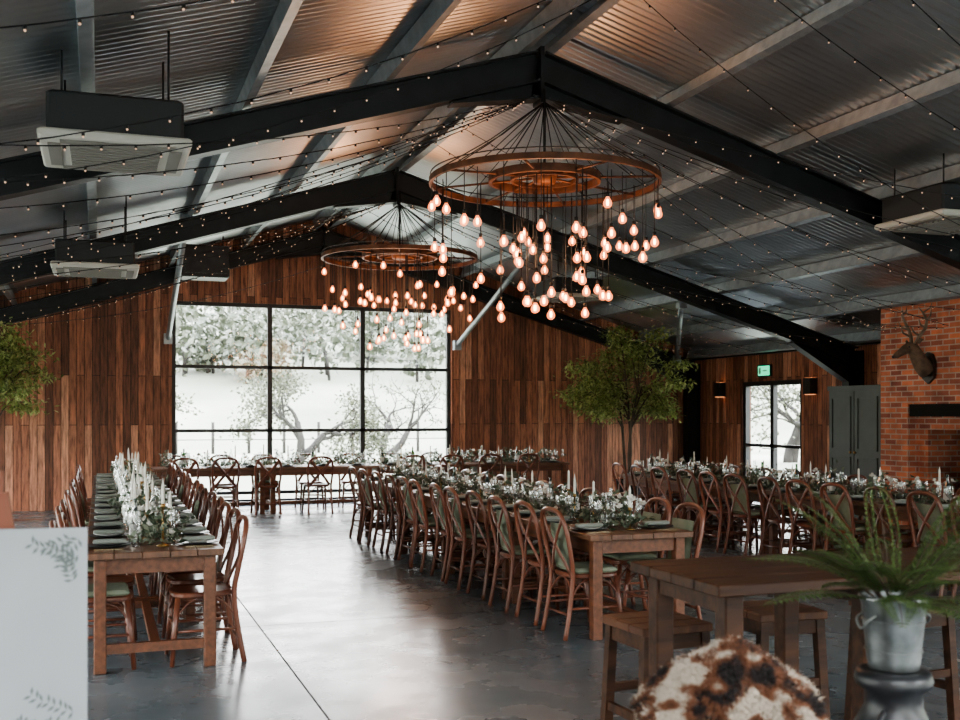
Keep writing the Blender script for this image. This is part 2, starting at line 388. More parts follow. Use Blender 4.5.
# wind braces
b=MB()
for p0,p1 in (((1.12,19.6,2.95),(1.12,15.4,4.28)),((6.42,19.6,2.95),(6.42,15.4,4.34)),((11.1,19.5,2.75),(9.2,16.0,3.5))):
    b.tube([p0,p1],.045,8)
    for p in (p0,p1): b.box((p[0]-.07,p[1]-.06,p[2]-.09),(p[0]+.07,p[1]+.06,p[2]+.09))
b.obj('roof_brace',['galv'])
b=MB(); b.box((XR-.06,GY1,ez-.17),(XR,YB,ez-.02)); b.obj('trim_1',['steel'])

# ---------------------------------------------------------------- windows
def glazing(name,x0,x1,z1,y,cols,rows,axis='X',fw=.07,d=.09,first=None):
    b=MB()
    def bx(a0,a1,z0,zz,dd=d,mat=0):
        if axis=='X': b.box((a0,y,z0),(a1,y+dd,zz),mat)
        else: b.box((y,a0,z0),(y+dd,a1,zz),mat)
    bx(x0,x0+fw,0,z1); bx(x1-fw,x1,0,z1); bx(x0+fw,x1-fw,z1-fw,z1); bx(x0+fw,x1-fw,0,.1)
    for i in range(1,cols):
        xc=x0+(x1-x0)*i/cols; bx(xc-fw*.6,xc+fw*.6,.1,z1-fw)
    for z in rows: bx(x0+fw,x1-fw,z-.03,z+.03,d-.01)
    if axis=='X': b.add([(x0+.03,y+.05,.05),(x1-.03,y+.05,.05),(x1-.03,y+.05,z1-.03),(x0+.03,y+.05,z1-.03)],[(0,1,2,3)],1)
    else: b.add([(y+.05,x0+.03,.05),(y+.05,x1-.03,.05),(y+.05,x1-.03,z1-.03),(y+.05,x0+.03,z1-.03)],[(0,1,2,3)],1)
    return b.obj(name,['frame','wglass'])
glazing('window_1',WX0,WX1,WZ,YB+.06,3,[.22,1.34,2.48])
glazing('added_window_right',GY0,GY1,GZ,XR+.06,8,[],'Y')  # unseen right-hand glazing, added to brighten the room
glazing('added_window_front',FX0,FX1,FZ,YF-.15,8,[2.3])  # glazing behind the camera, added as a daylight source
glazing('added_window_left',LY0,LY1,GZ,XL-.15,12,[],'Y')  # unseen left-hand glazing, added to light the middle of the room
d=glazing('door_1',DY0,DY1,DZ,XR+.03,2,[1.05],'Y',.085)
b=MB()
for s in (-1,1):
    yc=(DY0+DY1)/2+s*.09
    b.tube([(XR+.03,yc,1.0),(XR-.03,yc,1.0),(XR-.03,yc+s*.12,1.0)],.01,6)
h=b.obj('handles',['galv']); h.parent=d

def portal_light(loc,rot,sx,sy):
    l=bpy.data.lights.new('daylight_portal','AREA'); l.shape='RECTANGLE'; l.size=sx; l.size_y=sy
    l.cycles.is_portal=True
    o=bpy.data.objects.new('daylight_portal',l); scene.collection.objects.link(o); o.location=loc; o.rotation_euler=rot
    return o
po=empty('daylight_portals')
dm=(SD0+SD1)/2; sl_a=math.atan(SL); sw=(SD1-SD0)/cos(sl_a)
for a in ((((WX0+WX1)/2,YB+.3,WZ/2),(-pi/2,0,0),WX1-WX0,WZ),(((FX0+FX1)/2,YF-.3,FZ/2),(pi/2,0,0),FX1-FX0,FZ),
          ((XR+.3,(GY0+GY1)/2,GZ/2),(0,pi/2,0),GZ,GY1-GY0),((XL-.3,(LY0+LY1)/2,GZ/2),(0,-pi/2,0),GZ,LY1-LY0),
          ((RX+dm,(SY0+SY1)/2,RZ-SL*dm+.15),(0,sl_a,0),sw,SY1-SY0),((RX-dm,(SY0+SY1)/2,RZ-SL*dm+.15),(0,-sl_a,0),sw,SY1-SY0)):
    portal_light(*a).parent=po

# ---------------------------------------------------------------- outside
m,nt,bs = newmat('meadow'); L=nt.links.new
tc=nt.nodes.new('ShaderNodeTexCoord'); n=nt.nodes.new('ShaderNodeTexNoise'); n.inputs['Scale'].default_value=.12; n.inputs['Detail'].default_value=8
L(tc.outputs['Object'],n.inputs['Vector']); r=ramp(nt,[(.3,(.18,.19,.145)),(.5,(.25,.26,.205)),(.7,(.34,.345,.29))]); L(n.outputs['Fac'],r.inputs[0]); L(r.outputs[0],bs.inputs['Base Color']); setp(bs,rough=.95)
M['meadow']=m
b=MB(); nr,na=40,64; vs=[];fs=[]
def hillh(r_,a): return min(38,max(0,r_-50)*.26*(1+.25*sin(3*a+1)+.1*sin(7*a)))
for i in range(nr):
    r_=1+ (i/(nr-1))**1.7*220
    for j in range(na):
        a=2*pi*j/na
        vs.append((4+r_*cos(a),8+r_*sin(a),-.14+hillh(r_,a)))
for i in range(nr-1):
    for j in range(na): fs.append((i*na+j,(i+1)*na+j,(i+1)*na+(j+1)%na,i*na+(j+1)%na))
fs.append(tuple(range(na)))
b.add(vs,fs,0,True); b.obj('meadow_ground',['meadow'])
# hillside woodland: crowns made of leaf sprays on short trunks
b=MB()
for k in range(560):
    a=U(radians(15),radians(125)); rr=U(69,130)
    c=Vector((4+rr*cos(a),8+rr*sin(a),hillh(rr,a)-.3)); s0=U(1.3,2.8)
    b.tube([c,c+Vector((U(-.3,.3),0,s0*1.1))],.12,5,1)
    for q in range(105):
        d=rdir(); rad=s0*R()**.33
        cc=c+Vector((0,0,s0*1.15))+Vector((d.x*rad*1.15,d.y*rad*1.15,d.z*rad*.85)); l=U(.35,.8)
        b.leaf(cc,rdir(),rdir(),l,l*.7,0)
b.obj('hillside_woodland',['hleaf','obark'])

def grow(b,p,d,L,r,depth,tips,bend=.35,n=6):
    pts=[Vector(p)]; rs=[r]; dd=Vector(d).normalized()
    seg=5
    for i in range(seg):
        dd=(dd+rdir()*bend*.5).normalized(); pts.append(pts[-1]+dd*L/seg); rs.append(r*(1-.4*(i+1)/seg))
    b.tube(pts,rs,n,0)
    if depth==0: tips.extend(pts[1:]); return
    for k in range(3 if depth>1 else 4):
        i=random.choice([3,4,5,5]); nd=(dd+rdir()*.85+Vector((0,0,.1))).normalized()
        grow(b,pts[i],nd,L*U(.6,.8),rs[i]*.68,depth-1,tips,bend,n)
def field_tree(loc,H,seed,nl,name,lean=(0,0,1),lf=.15,sp=.25):
    random.seed(seed); b=MB(); tips=[]
    for q in range(2):
        grow(b,(q*.2,0,-.2),Vector(lean)+Vector((U(-.7,.7),U(-.4,.4),.2)),H*.32,H*.034,4,tips,.6)
    for k in range(nl):
        t=random.choice(tips); p=t+Vector((random.gauss(0,sp),random.gauss(0,sp),random.gauss(0,sp*.7)))
        b.leaf(p,rdir(),rdir(),lf*U(.6,1.3),lf*.7,1)
    b.obj(name,['obark','oleaf'],loc)
field_tree((1.2,39,-.1),5.8,3,3300,'field_tree',(-.2,0,.9))
field_tree((6.6,39,-.1),5.4,5,3000,'field_tree',(.6,0,.7))
field_tree((11.6,46,-.1),5.4,9,300,'field_tree',(.2,0,1))
field_tree((24,34,-.1),6.0,12,1500,'field_tree',(.2,0,1))
random.seed(21)
b=MB()
for i in range(26):
    x=-8+i*1.6; b.tube([(x,50,-.15),(x,50,1.3)],.07,6)
for z in (.5,.95): b.tube([(-8,50,z),(32,50,z)],.02,5)
b.obj('field_fence',['obark'])

# ---------------------------------------------------------------- chimney breast + fireplace
CX=10.6; CY0,CY1=9.4,12.78
b=MB(); cz=roofz(CX)-.03; czb=roofz(XR)-.03
FY0,FY1,FZ2=9.95,12.22,1.60
def chim(y0,y1,z0): b.prism([(CX,z0),(XR-.005,z0),(XR-.005,czb),(CX,cz)],y0,y1,0)
chim(CY0,FY0,0); chim(FY1,CY1,0); chim(FY0,FY1,FZ2+.17)
b.box((XR-.2,FY0,0),(XR-.005,FY1,FZ2+.17),1)
b.box((CX+.02,FY0,FZ2),(XR-.2,FY1,FZ2+.17),1)
b.box((CX+.16,FY1-.2,0),(XR-.2,FY1,FZ2)); b.box((CX+.16,FY0,0),(XR-.2,FY0+.2,FZ2))
b.box((CX+.16,FY0+.2,FZ2-.18),(XR-.2,FY1-.2,FZ2))
b.box((CX-.35,FY0-.1,0),(CX,FY1+.1,.08),3)
b.obj('brick_chimney',['brick','soot','hiwood','stone'])
b=MB()
b.bbox((CX+.32,10.6,.2),(CX+.78,11.6,.95),0,.02); b.box((CX+.305,10.72,.32),(CX+.32,11.48,.85),1)
for yy in (10.66,11.5):
    for xx in (CX+.36,CX+.72): b.tube([(xx,yy,0),(xx,yy,.2)],.025,6)
b.tube([(CX+.55,11.1,.95),(CX+.55,11.1,1.42)],.08,12)
b.obj('wood_stove',['iron','acg'])

# stag head
b=MB()
def P(o,z,y=0): return (-o,y,z)
b.prism([(-.13,-.26),(0,-.34),(.13,-.26),(.14,-.04),(.09,.06),(0,.09),(-.09,.06),(-.14,-.04)],-.035,0,2,axis='X')
b.tube([P(.03,-.16),P(.12,-.08),P(.19,.03),P(.25,.13),P(.31,.15),P(.37,.12),P(.44,.075),P(.50,.04),P(.54,.02)],[.13,.115,.095,.08,.075,.066,.05,.042,.022],12,0)
for s in (-1,1):
    b.add([P(.26,.19,s*.05),P(.25,.27,s*.15),P(.23,.25,s*.22),P(.25,.19,s*.15),P(.29,.2,s*.12)],[(0,1,2,3,4)],0)
    b.sphere(P(.345,.155,s*.062),.014,8,5,3)
    main=[P(.25,.19,s*.04),P(.22,.30,s*.10),P(.19,.40,s*.19),P(.21,.50,s*.25),P(.26,.60,s*.24),P(.29,.68,s*.18)]
    b.tube(main,[.026,.024,.022,.019,.015,.006],6,1)
    b.tube([main[1],P(.32,.35,s*.12),P(.36,.43,s*.12)],[.018,.014,.005],6,1)
    b.tube([main[2],P(.29,.44,s*.23),P(.32,.52,s*.24)],[.017,.013,.005],6,1)
    b.tube([main[4],P(.18,.66,s*.28),P(.16,.73,s*.29)],[.013,.011,.004],6,1)
    b.tube([main[3],P(.20,.56,s*.32),P(.21,.63,s*.35)],[.014,.011,.004],6,1)
b.sphere(P(.545,.02),.022,8,5,3)
b.obj('mounted_stag_head',['deer','antler','plaq','iron'],(CX-.002,11.8,2.38),-.15)

# cupboard
b=MB(); x1=XR-.34; x0=x1-.45; y0,y1=13.06,14.30
b.box((x0+.02,y0+.01,0),(x1,y1-.01,2.02)); b.box((x0,y0-.02,2.0),(x1,y1+.02,2.07)); b.box((x0+.0,y0-.01,0),(x1,y1+.01,.1))
for i in range(2):
    a=y0+.025+i*.605; c=a+.585
    b.box((x0,a,.12),(x0+.02,c,1.98))
    for z0,z1 in ((.22,.98),(1.08,1.9)):
        for q in ((a+.06,a+.09,z0,z1),(c-.09,c-.06,z0,z1),(a+.09,c-.09,z0,z0+.03),(a+.09,c-.09,z1-.03,z1)):
            b.box((x0-.018,q[0],q[2]),(x0,q[1],q[3]))
    b.sphere((x0-.03,(c-.04) if i==0 else (a+.04),1.05),.022,8,6,1)
b.obj('cupboard',['cab','brass'])

# sconces and exit sign
for yy in (18.6,15.72):
    b=MB(); b.box((XR-.015,yy-.06,2.0),(XR-.001,yy+.06,2.22)); b.box((XR-.16,yy-.1,1.98),(XR-.015,yy+.1,2.26),0)
    b.box((XR-.14,yy-.08,1.97),(XR-.03,yy+.08,1.98),1); b.box((XR-.14,yy-.08,2.26),(XR-.03,yy+.08,2.265),1)
    b.obj('wall_sconce',['iron','glow'])
b=MB(); b.box((XR-.05,16.95,2.33),(XR-.001,17.35,2.55),0); b.box((XR-.056,16.97,2.35),(XR-.05,17.33,2.53),1)
b.box((XR-.058,17.24,2.38),(XR-.056,17.30,2.50),2); b.box((XR-.058,17.05,2.43),(XR-.056,17.18,2.45),2)
b.obj('exit_sign',['iron','exit','paper'])

# ---------------------------------------------------------------- AC cassettes
def ac(name,loc,rz=0,dark=False,w=.96):
    b=MB(); h=w/2
    b.bbox((-h+.05,-h+.05,.05),(h-.05,h-.05,.32),1,.02)
    b.bbox((-h,-h,0),(h,h,.06),0,.015)
    for s in (-1,1):
        b.box((-h*.72,s*h*.8-.04,-.012),(h*.72,s*h*.8+.04,0),2); b.box((s*h*.8-.04,-h*.66,-.012),(s*h*.8+.04,h*.66,0),2)
    for i in range(9):
        yy=-h*.6+i*h*.15; b.box((-h*.6,yy-.015,-.014),(h*.6,yy+.012,0),2)
    for sx in (-1,1):
        for sy in (-1,1):
            X=loc[0]+sx*h*.7; top=roofz(X)-loc[2]-.02
            b.tube([(sx*h*.7,sy*h*.7,.3),(sx*h*.7,sy*h*.7,top)],.008,6,1)
    b.box((-.06,h-.06,.12),(.06,h+.08,.24),1)
    b.obj(name,['acd' if dark else 'acw','acd','iron' if dark else 'acg'],loc,rz)
ac('ceiling_air_conditioner',(.10,7.9,3.40)); ac('ceiling_air_conditioner',(-.05,13.55,3.30)); ac('ceiling_air_conditioner',(7.92,8.6,3.50)); ac('ceiling_air_conditioner',(7.4,16.6,3.55))
b=MB(); b.bbox((-.38,-.28,-.26),(.38,.28,.26),0,.02); b.box((-.33,-.295,-.2),(.33,-.28,.2),1)
for s in (-1,1): b.tube([(s*.3,0,.26),(s*.3,0,.26+(.1 if s<0 else .2))],.01,6)
b.obj('speaker',['iron','iron'],(1.62,18.3,4.12))

# ---------------------------------------------------------------- chandeliers
random.seed(11)
b=MB(); z=0
b.ring((0,0,z),1.05,.038,64,4,0,.02); b.ring((0,0,z+.07),1.05,.006,64,4,1); 
b.ring((0,0,z+.03),.5,.05,40,4,0,.022); b.ring((0,0,z+.03),.30,.03,32,4,0,.02)
b.lathe([(.001,.10),(.10,.10),(.13,.03),(.10,-.06),(.001,-.06)],16,(0,0,z+.05),0)
for i in range(8):
    a=2*pi*i/8+.2
    b.tube([(.12*cos(a),.12*sin(a),z+.04),(1.04*cos(a),1.04*sin(a),z)],.011,5,0)
top=Vector((0,0,.74))
for i in range(16):
    a=2*pi*i/16; p=Vector((1.05*cos(a),1.05*sin(a),z+.03)); b.tube([p,p+(top-p)*.5+Vector((0,0,-.03)),top],.005,4,1)
for i in range(6):
    a=2*pi*i/6+.3; b.tube([(.5*cos(a),.5*sin(a),z+.05),tuple(top)],.005,4,1)
b.tube([(0,0,.1),(0,0,.86)],.014,6,1)
nb=72
for i in range(nb):
    if i<22: a=2*pi*i/22+U(-.12,.12); rr=1.04; drop=U(.12,.70)
    elif i<50: a=U(0,2*pi); rr=U(.5,.95); drop=U(.25,1.0)
    else: a=U(0,2*pi); rr=U(.08,.5); drop=U(.4,1.15)
    x,y=rr*cos(a),rr*sin(a); k=.80
    b.tube([(x,y,z),(x,y,-drop)],.004,4,1)
    b.lathe([(.001,.0),(.016,0),(.016,-.035),(.001,-.035)],8,(x,y,-drop),1)
    b.lathe([(q[0]*k,q[1]*k) for q in [(.014,-.04),(.02,-.055),(.043,-.095),(.048,-.12),(.040,-.145),(.02,-.162),(.001,-.166)]],12,(x,y,-drop),2)
    b.lathe([(q[0]*k,q[1]*k) for q in [(.001,-.07),(.012,-.075),(.017,-.105),(.012,-.135),(.001,-.14)]],6,(x,y,-drop),3)
cm=b.mesh('chandelier',['copper','cable','bulb','fil'])
for k,y in enumerate((9.2,14.3)):
    c=place(cm,'chandelier',(RX,y,3.76),k*1.1)
    l=bpy.data.lights.new('bulb_glow','POINT'); l.energy=75; l.color=(1,.5,.25); l.shadow_soft_size=.4
    o=bpy.data.objects.new('bulb_glow',l); scene.collection.objects.link(o); o.parent=c; o.location=(0,0,-.75)

# fairy lights
random.seed(5)
b=MB()
def cat(p0,p1,sag,n=14):
    p0=Vector(p0);p1=Vector(p1); pts=[]
    for i in range(n+1):
        t=i/n; p=p0.lerp(p1,t); p.z-=sag*4*t*(1-t); pts.append(p)
    b.tube(pts,.0045,3,0,cap=False)
    Lt=(p1-p0).length; m=int(Lt/.24)
    for i in range(1,m):
        t=i/m; p=p0.lerp(p1,t); p.z-=sag*4*t*(1-t)
        b.sphere(p+Vector((0,0,-.022)),.007,5,4,1); b.tube([p,p+Vector((0,0,-.017))],.009,4,0)
for ya in (9.34,14.5):
    apex=(RX,ya,4.6)
    for sgn in (-1,1):
        for dy in (-4.6,-3.2,-1.9,-.5,.9,2.3,3.6):
            x=RX+sgn*7.3; cat(apex,(x,ya+dy,roofz(x)-.3),U(.2,.5))
for y in (5.6,6.6,7.6,11.9,12.8,17.0,18.0):
    for sgn in (-1,1):
        x=RX+sgn*7.2; cat((RX,y,5.0),(x,y+U(-.9,.9),roofz(x)-.25),U(.3,.65))
cat((-3.4,18.6,3.0),(RX,18.6,4.3),.4)
b.obj('fairy_light_strings',['cable','fairy'])

# ---------------------------------------------------------------- chairs
def bez(p,n=6):
    """catmull-rom through points"""
    p=[Vector(q) for q in p]; out=[]
    for i in range(len(p)-1):
        a=p[max(i-1,0)];b_=p[i];c=p[i+1];d=p[min(i+2,len(p)-1)]
        for k in range(n):
            t=k/n; out.append(.5*((2*b_)+(c-a)*t+(2*a-5*b_+4*c-d)*t*t+(3*b_-a-3*c+d)*t**3))
    out.append(p[-1]); return out
def chair_mesh(pad):
    b=MB()
    n=24; prof=[]
    def out(sc,z): 
        l=[]
        for i in range(n):
            a=2*pi*i/n; x=abs(cos(a))**.6*(1 if cos(a)>0 else -1); y=abs(sin(a))**.6*(1 if sin(a)>0 else -1)
            w=.205+.02*y; l.append((x*w*sc,y*.205*sc,z))
        return l
    lv=[(.96,.435),(1,.443),(1,.462),(.95,.47),(.80,.462)]
    vs=[]; fs=[]
    for sc,z in lv: vs+=out(sc,z)
    for k in range(len(lv)-1):
        for i in range(n): fs.append((k*n+i,k*n+(i+1)%n,(k+1)*n+(i+1)%n,(k+1)*n+i))
    fs.append(tuple(range(n-1,-1,-1))); fs.append(tuple(range((len(lv)-1)*n,len(lv)*n)))
    b.add(vs,fs,0)
    back=[(-.20,-.255,0),(-.19,-.21,.25),(-.19,-.19,.46),(-.205,-.215,.62),(-.205,-.25,.79),(-.15,-.275,.90),(0,-.285,.93),(.15,-.275,.90),(.205,-.25,.79),(.205,-.215,.62),(.19,-.19,.46),(.19,-.21,.25),(.20,-.255,0)]
    b.tube(bez(back,4),.0185,8,0)
    for s in (-1,1):
        b.tube(bez([(s*.165,-.262,.875),(s*.08,-.262,.76),(-s*.01,-.245,.66),(-s*.10,-.215,.55),(-s*.16,-.19,.465)],3),.022,6,0,flat=((0,1,0),.35))
    for s in (-1,1):
        b.tube([(s*.175,.165,.44),(s*.19,.19,.2),(s*.20,.205,0)],[.020,.018,.015],8,0)
        b.tube([(s*.187,.185,.22),(s*.19,-.212,.22)],.010,6,0)
        b.tube(bez([(s*.188,.185,.30),(s*.17,.10,.40),(s*.17,0,.432)],3),.008,5,0)
        b.tube(bez([(s*.19,-.20,.30),(s*.17,-.12,.40),(s*.17,-.02,.432)],3),.008,5,0)
    b.tube([(-.187,.19,.26),(.187,.19,.26)],.010,6,0); b.tube([(-.19,-.21,.17),(.19,-.21,.17)],.010,6,0)
    b.tube(bez([(-.188,.19,.30),(-.1,.17,.40),(0,.165,.43),(.1,.17,.40),(.188,.19,.30)],3),.008,5,0)
    b.tube(bez([(-.19,-.2,.30),(-.1,-.18,.40),(0,-.175,.43),(.1,-.18,.40),(.19,-.2,.30)],3),.008,5,0)
    if pad:
        b.bbox((-.19,-.16,.468),(.19,.18,.505),1,.015)
        vs=[];fs=[]
        for k in range(7):
            t=k/6
            for i in range(7):
                s_=i/6*2-1; e=(1-abs(s_)**4)*(1-abs(2*t-1)**4)
                vs.append((s_*.15,-.172-.045*t+.010+.022*e,.50+.32*t))
        nn=len(vs)
        for k in range(7):
            t=k/6
            for i in range(7): s_=i/6*2-1; vs.append((s_*.15,-.172-.045*t,.50+.32*t))
        for k in range(6):
            for i in range(6):
                q=(k*7+i,k*7+i+1,(k+1)*7+i+1,(k+1)*7+i); fs.append(q); fs.append(tuple(nn+j for j in q[::-1]))
        b.add(vs,fs,1,True)
    return b.mesh('dining_chair',['chair','sage'])
cmA=chair_mesh(False); cmB=chair_mesh(True)
random.seed(31)
def chair(x,y,rz,pp=.4):
    place(cmB if R()<pp else cmA,'dining_chair',(x+U(-.025,.025),y+U(-.02,.02),0),rz+U(-.05,.05))

# ---------------------------------------------------------------- dining tables (long axis Y)
def table_mesh(W,L):
    b=MB(); h=W/2
    npl=5
    for i in range(npl):
        x0=-h+W*i/npl; b.bbox((x0+.0015,-L/2,.72),(x0+W/npl-.0015,L/2,.762),1,.004)
    for s in (-1,1):
        b.box((s*(h-.075)-.012,-L/2+.14,.62),(s*(h-.075)+.012,L/2-.14,.72)); 
        b.box((-h+.12,s*(L/2-.085)-.014,.62),(h-.12,s*(L/2-.085)+.014,.72))
        for q in (-1,1): b.bbox((s*(h-.085)-.038,q*(L/2-.085)-.038,0),(s*(h-.085)+.038,q*(L/2-.085)+.038,.72),0,.006)
        b.box((-h+.12,s*(L/2-.085)-.022,.12),(h-.12,s*(L/2-.085)+.022,.18))
    b.box((-.03,-L/2+.105,.125),(.03,L/2-.105,.175))
    return b.mesh('dining_table',['table','tabletop'])
TL=1.8
tmL=table_mesh(.84,TL)
def row(xc,y0,nt_,W=.84,pp=.4,ins=.10):
    for i in range(nt_):
        yc=y0+TL/2+i*TL; place(tmL,'dining_table',(xc,yc,0))
        for k in range(3):
            y=yc-TL/2+.33+k*.57
            chair(xc-W/2+ins,y,-pi/2,pp); chair(xc+W/2-ins,y,pi/2,pp)
row(.335,7.1,5,pp=.1); row(3.71,7.0,4,pp=.6); row(7.5,6.9,4,pp=.4)

def dress(y0,y1,xc,axis='Y',dens=1.0,tall=1.0,seed=1):
    random.seed(seed)
    def T(s,t,z): return Vector((xc+t,s,z)) if axis=='Y' else Vector((s,xc+t,z))
    Lg=y1-y0; zt=.763
    b=MB(); fl=MB()
    for k in range(int(Lg*340*dens)):
        s=U(y0+.15,y1-.15); hh=.05+.07*(1+sin(s*5.3)+.6*sin(s*11+2))*.6
        t=random.gauss(0,.070); z=zt+abs(random.gauss(0,1))*hh*.75*max(.2,1-abs(t)/.2)+.01
        d=rdir(); d.z=abs(d.z)*.8; l=U(.03,.075); b.leaf(T(s,t,z),d,rdir(),l,l*U(.35,.6))
    for k in range(int(Lg*9)):
        s=U(y0+.1,y1-.1); t=U(-.12,.12); p=T(s,t,zt+.02); pts=[p]; d=rdir(); d.z=abs(d.z)+.6; d.normalize()
        for i in range(5): d=(d+rdir()*.25).normalized(); pts.append(pts[-1]+d*.05)
        b.tube(pts,.002,3,1)
        for q in pts[1:]:
            for j in range(4): dd=rdir(); dd.z*=.6; b.leaf(q,dd,rdir(),U(.035,.06),U(.02,.03))
    b.obj('greenery_garland',['euca','bark'])
    for k in range(int(Lg*11)):
        s=U(y0+.15,y1-.15); c=T(s,U(-.12,.12),zt+U(.06,.25)); rr=U(.018,.038)
        for j in range(16):
            d=rdir(); d.z=abs(d.z)-.2; d.normalize(); fl.leaf(c,d,d.cross(rdir()),rr,rr*.8)
        fl.sphere(c,rr*.45,6,4,0)
    fl.obj('white_flowers',['petal'])
    g=MB(); wine=[(.001,.002),(.032,.003),(.034,.006),(.005,.012),(.0045,.085),(.012,.095),(.034,.12),(.040,.145),(.036,.185),(.032,.205)]
    tumb=[(.001,.002),(.03,.002),(.034,.02),(.036,.10)]
    flute=[(.001,.002),(.03,.003),(.005,.012),(.0045,.10),(.02,.13),(.026,.17),(.022,.235)]
    pl=MB()
    n=max(1,int(Lg/.57))
    for i in range(n):
        s=y0+.33+i*(Lg/n)
        if s>y1-.1: continue
        for sd in (-1,1):
            e=sd*.28; q=sd*1.0
            c=T(s,e,zt)
            pl.lathe([(.001,.004),(.09,.004),(.135,.014),(.137,.018),(.09,.009),(.001,.009)],20,c,0)
            pl.lathe([(.001,.012),(.06,.012),(.095,.024),(.096,.027),(.06,.016),(.001,.016)],18,c,4 if R()<.3 else 0)
            a=T(s-.03,e-.10,zt+.022); bb=T(s+.035,e+.11,zt+.05); lo=[min(a[i_],bb[i_]) for i_ in range(3)]; hi=[max(a[i_],bb[i_]) for i_ in range(3)]
            pl.bbox(lo,hi,1,.008)
            for off in (-.17,.165,.19):
                pl.bar(T(s+off,e-.09,zt+.004),T(s+off,e+.09,zt+.004),.012,.003,(0,0,1),3)
            g.lathe(wine,12,T(s+.14+U(-.02,.02),e-q*.155,zt),0)
            g.lathe(wine if R()<.4 else flute,12,T(s+.23+U(-.02,.02),e-q*.13,zt),0)
            g.lathe(tumb,12,T(s+.06+U(-.02,.02),e-q*.17,zt),0)
            if R()<.8: g.lathe(flute,12,T(s-.06+U(-.02,.02),e-q*.17,zt),0)
    g.obj('wine_glasses',['glass'])
    pl.obj('place_settings',['plate','cloth','paper','cutlery','paper'])
    cd=MB(); bo=MB()
    s=y0+.25
    while s<y1-.15:
        t=U(-.12,.12); c=T(s,t,zt); hh=U(.12,.22)*tall
        cd.lathe([(.001,.001),(.04,.001),(.042,.008),(.008,.018),(.007,hh-.03),(.016,hh-.02),(.013,hh),(.001,hh)],10,c,1)
        cd.lathe([(.0105,hh-.005),(.0095,hh+U(.08,.16)),(.001,hh+.165)],8,c,0)
        s+=U(.32,.65)/tall**2
    s=y0+.5
    while s<y1-.3:
        c=T(s,U(-.13,.13),zt); k=0 if R()<.6 else 1
        bo.lathe([(.001,.002),(.036,.002),(.038,.01),(.038,.17),(.03,.205),(.014,.235),(.013,.295),(.015,.30),(.001,.30)],14,c,k)
        if k==1: bo.lathe([(.0385,.05),(.0385,.13)],14,c,2)
        s+=U(.4,.85)
    cd.obj('taper_candles',['wax','brass']); bo.obj('bottles',['glass','gglass','paper'])
dress(7.1,16.1,.335,tall=1.3,seed=1); dress(7.0,14.2,3.71,seed=2); dress(6.9,14.1,7.5,seed=3)

HY=18.3
for i in range(4):
    place(tmL,'dining_table',(.8+TL/2+i*TL,HY,0),pi/2)
for x in (1.25,1.9,2.55,3.4): chair(x,HY-.34,0,0)
for x in (5.0,5.7,6.4,7.1): chair(x,HY-.34,0,.2)
for i in range(9): chair(1.2+i*.75,HY+.34,pi,.2)
dress(.8,8.0,HY,'X',dens=.7,seed=4)

# ---------------------------------------------------------------- indoor trees
def itree(name,loc,H,z0,rad,nl,seed):
    random.seed(seed); b=MB(); tips=[]
    for q in range(3):
        a=q*2.1; pts=bez([(.05*cos(a),.05*sin(a),.35),(.07*cos(a+.8),.07*sin(a+.8),.9),(.12*cos(a+.3),.12*sin(a+.3),z0+.1),(.25*cos(a),.25*sin(a),z0+.55)],4)
        b.tube(pts,[.036-.020*i/(len(pts)-1) for i in range(len(pts))],7,0)
        for k in range(9):
            an=a+U(-1.3,1.3); zr=U(0,1); rr=rad*(.45+.55*sin(pi*min(1,zr*.75+.18)))*U(.6,1.05)
            end=Vector((rr*cos(an),rr*sin(an),z0+.12+(H-z0)*zr)); st=pts[-1-int(U(0,6))]
            mid=(st+end)/2+Vector((0,0,.22)); bp=bez([st,mid,end],5); b.tube(bp,[.013*(1-i/len(bp))+.003 for i in range(len(bp))],5,0)
            tips+= [bp[i] for i in range(5,len(bp))]+[bp[-1]]*2
    for k in range(nl):
        t=random.choice(tips); p=t+Vector((random.gauss(0,.13),random.gauss(0,.13),random.gauss(0,.06)-.03))
        d=Vector((U(-1,1),U(-1,1),U(-1.0,.25))); b.leaf(p,d,Vector((U(-.5,.5),U(-.5,.5),1)),U(.08,.13),U(.032,.05),1)
    b.lathe([(.001,0),(.19,0),(.20,.02),(.26,.40),(.275,.41),(.27,.43),(.25,.43),(.24,.36)],20,(0,0,0),2)
    b.lathe([(.001,.37),(.245,.37)],20,(0,0,0),3)
    b.obj(name,['bark','ficus','iron','soil'],loc)
itree('indoor_ficus_tree',(9.17,17.9,0),3.1,1.42,1.08,8500,4)
itree('indoor_ficus_tree',(-1.62,17.9,0),2.9,1.5,1.0,6200,8)

